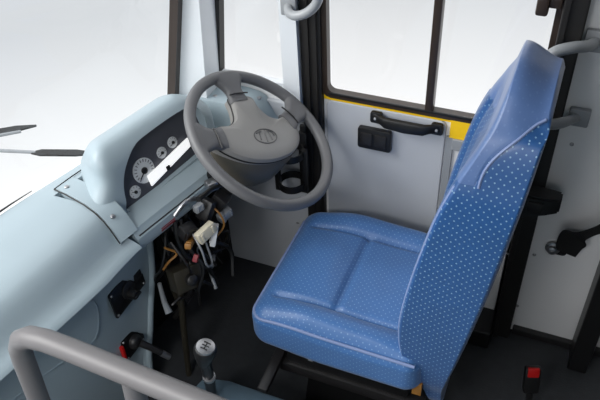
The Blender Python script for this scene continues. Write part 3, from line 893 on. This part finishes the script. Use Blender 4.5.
bmesh.ops.bevel(bm, geom=bm.edges[:], offset=.005, segments=2, affect='EDGES'); obj('block', bm, M['black'], t)
obj('slot', box((-.02, 1.497, .606), (.02, 1.503, .640), .002), M['rubber'], t)

# seat belt with anchor bolt
t = thing('seat_belt', (.085, W, .40), 'twisted black seat belt strap bolted to the rear wall right of the dark pillar', 'seat belt')
path = catmull([(.113, 1.580, .412), (.113, 1.565, .455), (.120, 1.548, .505), (.135, 1.540, .525), (.165, 1.540, .555), (.20, 1.53, .60), (.26, 1.52, .68), (.34, 1.5, .80)], 6)
wd = catmull([(.018, .0, -.004), (.024, 0, .0), (.024, 0, -.012), (.010, .010, -.016), (.006, .012, -.018), (.006, .01, -.022), (.005, .01, -.024), (.005, .01, -.024)], 6)
bm = bmesh.new()
add_loft(bm, [[p+w+V((0, -.0015, 0)), p-w+V((0, -.0015, 0)), p-w+V((0, .0015, 0)), p+w+V((0, .0015, 0))] for p, w in zip(path, [k*1.45 for k in wd])])
obj('strap', bm, M['webbing'], t)
bm = bmesh.new(); fbt = frame((.074, 1.596, .412), (1, 0, 0), (0, 0, 1)); add_lathe(bm, [(.021, .004), (.021, .010), (.0135, .012), (.0135, .022), (.008, .024), (.006, .018)], fbt, 18); obj('anchor_bolt', bm, M['steel'], t, label='bright steel anchor bolt')
bm = bmesh.new(); add_prism(bm, rrect(.036, .05, .012), .004, frame((.096, 1.590, .418), (1, 0, 0), (0, 0, 1))); obj('anchor_plate', bm, M['black'], t)
t = thing('belt_buckle', (.10, 1.33, 0), 'black seat belt buckle with a red button on the floor behind the seat', 'belt buckle')
bx0 = frame((.100, 1.30, .165), (.9, .3, 0), (-.1, .3, .9))
bm = bmesh.new(); add_box(bm, (0, 0, 0), (.045, .085, .024), bx0, .006); obj('housing', bm, M['black'], t)
bm = bmesh.new(); add_box(bm, (0, .030, .010), (.032, .03, .010), bx0, .003); obj('button', bm, M['red'], t)
obj('stem', tube([bx0 @ V((0, -.04, 0)), (.11, 1.29, .06), (.12, 1.30, .0)], .010, 8), M['black'], t)

# small screws on the wall panels (parts of the wall shell)
for i, p in enumerate(((.052, 1.5995, .775), (.030, 1.5995, .36), (.018, 1.5995, .12), (.20, 1.5995, .80), (-.045, 1.5995, .335))):
    o = screw('panel_screw', p, (0, -1, 0), None, .0055); tag(o, ['steel screw on the rear wall below the lower grab handle mount', 'steel screw low on the rear wall under the belt bolt', 'steel screw near the foot of the rear wall', 'steel screw at the right edge of the rear wall', 'steel screw on the wall between backrest and dark pillar'][i], 'screw', 'wall panel screws')
o = screw('panel_screw', (-.720, 1.5645, .765), (0, -1, 0), None, .006); tag(o, 'steel screw at the foot of the pale pillar behind the steering wheel', 'screw', 'wall panel screws')
o = screw('panel_screw', (-.735, 1.5845, .26), (0, -1, 0), None, .005); tag(o, 'steel screw low on the pale footwell wall below the bottle holder', 'screw', 'wall panel screws')

# ================================================================== FOREGROUND RAIL
t = thing('guard_rail', (-.5, .42, 0), 'bent grey tubular guard rail in the front corner beside the dashboard', 'rail')
cor = [(-.56, .419, 1.1), (-.600, .420, 1.0995), (-.630, .420, 1.094), (-.650, .419, 1.080), (-.660, .418, 1.058), (-.665, .418, 1.03)]
obj('bar', tube([(.25, .385, 1.1), (-.05, .40, 1.1), (-.30, .407, 1.1), (-.45, .414, 1.1)]+cor+[(-.684, .418, .85), (-.740, .418, .30), (-.744, .418, .245)], .0168, 18), M['rail'], t)
obj('upright', tube([(-.452, .413, 1.095), (-.470, .413, .9), (-.525, .413, .30), (-.53, .413, .245)], .0155, 16), M['rail'], t)

# ================================================================== WIPERS OUTSIDE THE WINDSCREEN
def wiper(arm, blade, label, r=.006):
    t = thing('wiper', V(arm[0]), label, 'wiper', 'windscreen wipers')
    obj('arm', tube(arm, [r, r*.9, r*.8][:len(arm)] if len(arm) <= 3 else r, 8), M['greymetal'], t)
    bm = bmesh.new()
    a, b = V(blade[0]), V(blade[1]); d = (b-a)
    f = frame(a, d, (0, 0, 1))
    add_loft(bm, [[f @ V((x, y*k, z*k)) for y, z in ((-.006, -.011), (.006, -.011), (.003, .011), (-.003, .011))] for x, k in ((0, .4), (d.length*.15, 1.), (d.length*.7, 1.0), (d.length, .35))])
    obj('blade', bm, M['rubber'], t)
wiper([(-1.62, 1.08, .72), (-1.43, 1.15, .705), (-1.36, 1.175, .70)], [(-1.37, 1.168, .700), (-1.19, 1.228, .700)], 'wiper with long thin arm reaching behind the instrument binnacle')
wiper([(-1.60, 1.12, .72), (-1.52, 1.195, .706), (-1.465, 1.24, .705)], [(-1.60, 1.17, .700), (-1.445, 1.285, .700)], 'short diagonal wiper blade at the left edge of the windscreen')

# ================================================================== LIGHT
w = bpy.data.worlds.new('sky'); bpy.context.scene.world = w; w.use_nodes = True
nt = w.node_tree; bg = nt.nodes['Background']
tc = nt.nodes.new('ShaderNodeTexCoord'); sp = nt.nodes.new('ShaderNodeSeparateXYZ'); rp = nt.nodes.new('ShaderNodeValToRGB')
mr = nt.nodes.new('ShaderNodeMapRange'); mr.inputs['From Min'].default_value = -.7; mr.inputs['From Max'].default_value = .3
nt.links.new(tc.outputs['Generated'], sp.inputs[0]); nt.links.new(sp.outputs['Z'], mr.inputs['Value']); nt.links.new(mr.outputs['Result'], rp.inputs['Fac'])
els = rp.color_ramp.elements
els[0].position = .09; els[0].color = (1.05, 1.05, 1.05, 1); els[1].position = .28; els[1].color = (.68, .70, .72, 1)
e = els.new(.5); e.color = (.72, .74, .76, 1); e = els.new(.8); e.color = (1.25, 1.27, 1.3, 1)
nt.links.new(rp.outputs['Color'], bg.inputs['Color'])
bg.inputs['Strength'].default_value = 1.15
sun = bpy.data.objects.new('sun', bpy.data.lights.new('sun', 'SUN')); C.objects.link(sun)
sun.data.energy = 3.5; sun.data.angle = math.radians(40); sun.data.color = (1, .98, .95)
sun.rotation_euler = V((1.0, .60, -.78)).to_track_quat('-Z', 'Y').to_euler()

# added lamp out of view, fill for the rear wall and near seat side
lampo = thing('added_fill_lamp', (-.55, -.6, 2.03), 'added flat white fill lamp under the unseen ceiling', 'lamp')
obj('housing', box((-.8, -.8, 2.025), (-.3, -.4, 2.05), .008), M['white'], lampo)  # made-up housing for the added fill lamp
la = bpy.data.objects.new('lamp_light', bpy.data.lights.new('lamp_light', 'AREA')); C.objects.link(la)
la.data.shape = 'RECTANGLE'; la.data.size = .46; la.data.size_y = .36; la.data.energy = 20; la.location = (-.55, -.6, 2.02)
# ================================================================== CAMERA
cam = bpy.data.objects.new('camera', bpy.data.cameras.new('camera')); C.objects.link(cam)
Rm = ((0.9238477286618266, 0.22129791211463948, -0.3123021106878483), (0.3804162779040753, -0.6210222984661461, 0.6852844375246193), (-0.042294559366342965, -0.751903277623875, -0.6579153679208906))
mw = Matrix([[r[0], -r[1], -r[2], 0] for r in Rm]+[[0, 0, 0, 1]])
mw.translation = V((0, 0, 1.8886))
cam.matrix_world = mw
cam.data.sensor_width = 36; cam.data.lens = 42; cam.data.clip_start = .05
sc = bpy.context.scene; sc.camera = cam
sc.view_settings.view_transform = 'Standard'; sc.view_settings.look = 'None'
sc.view_settings.exposure = 0; sc.view_settings.gamma = 1; sc.view_settings.use_curve_mapping = False
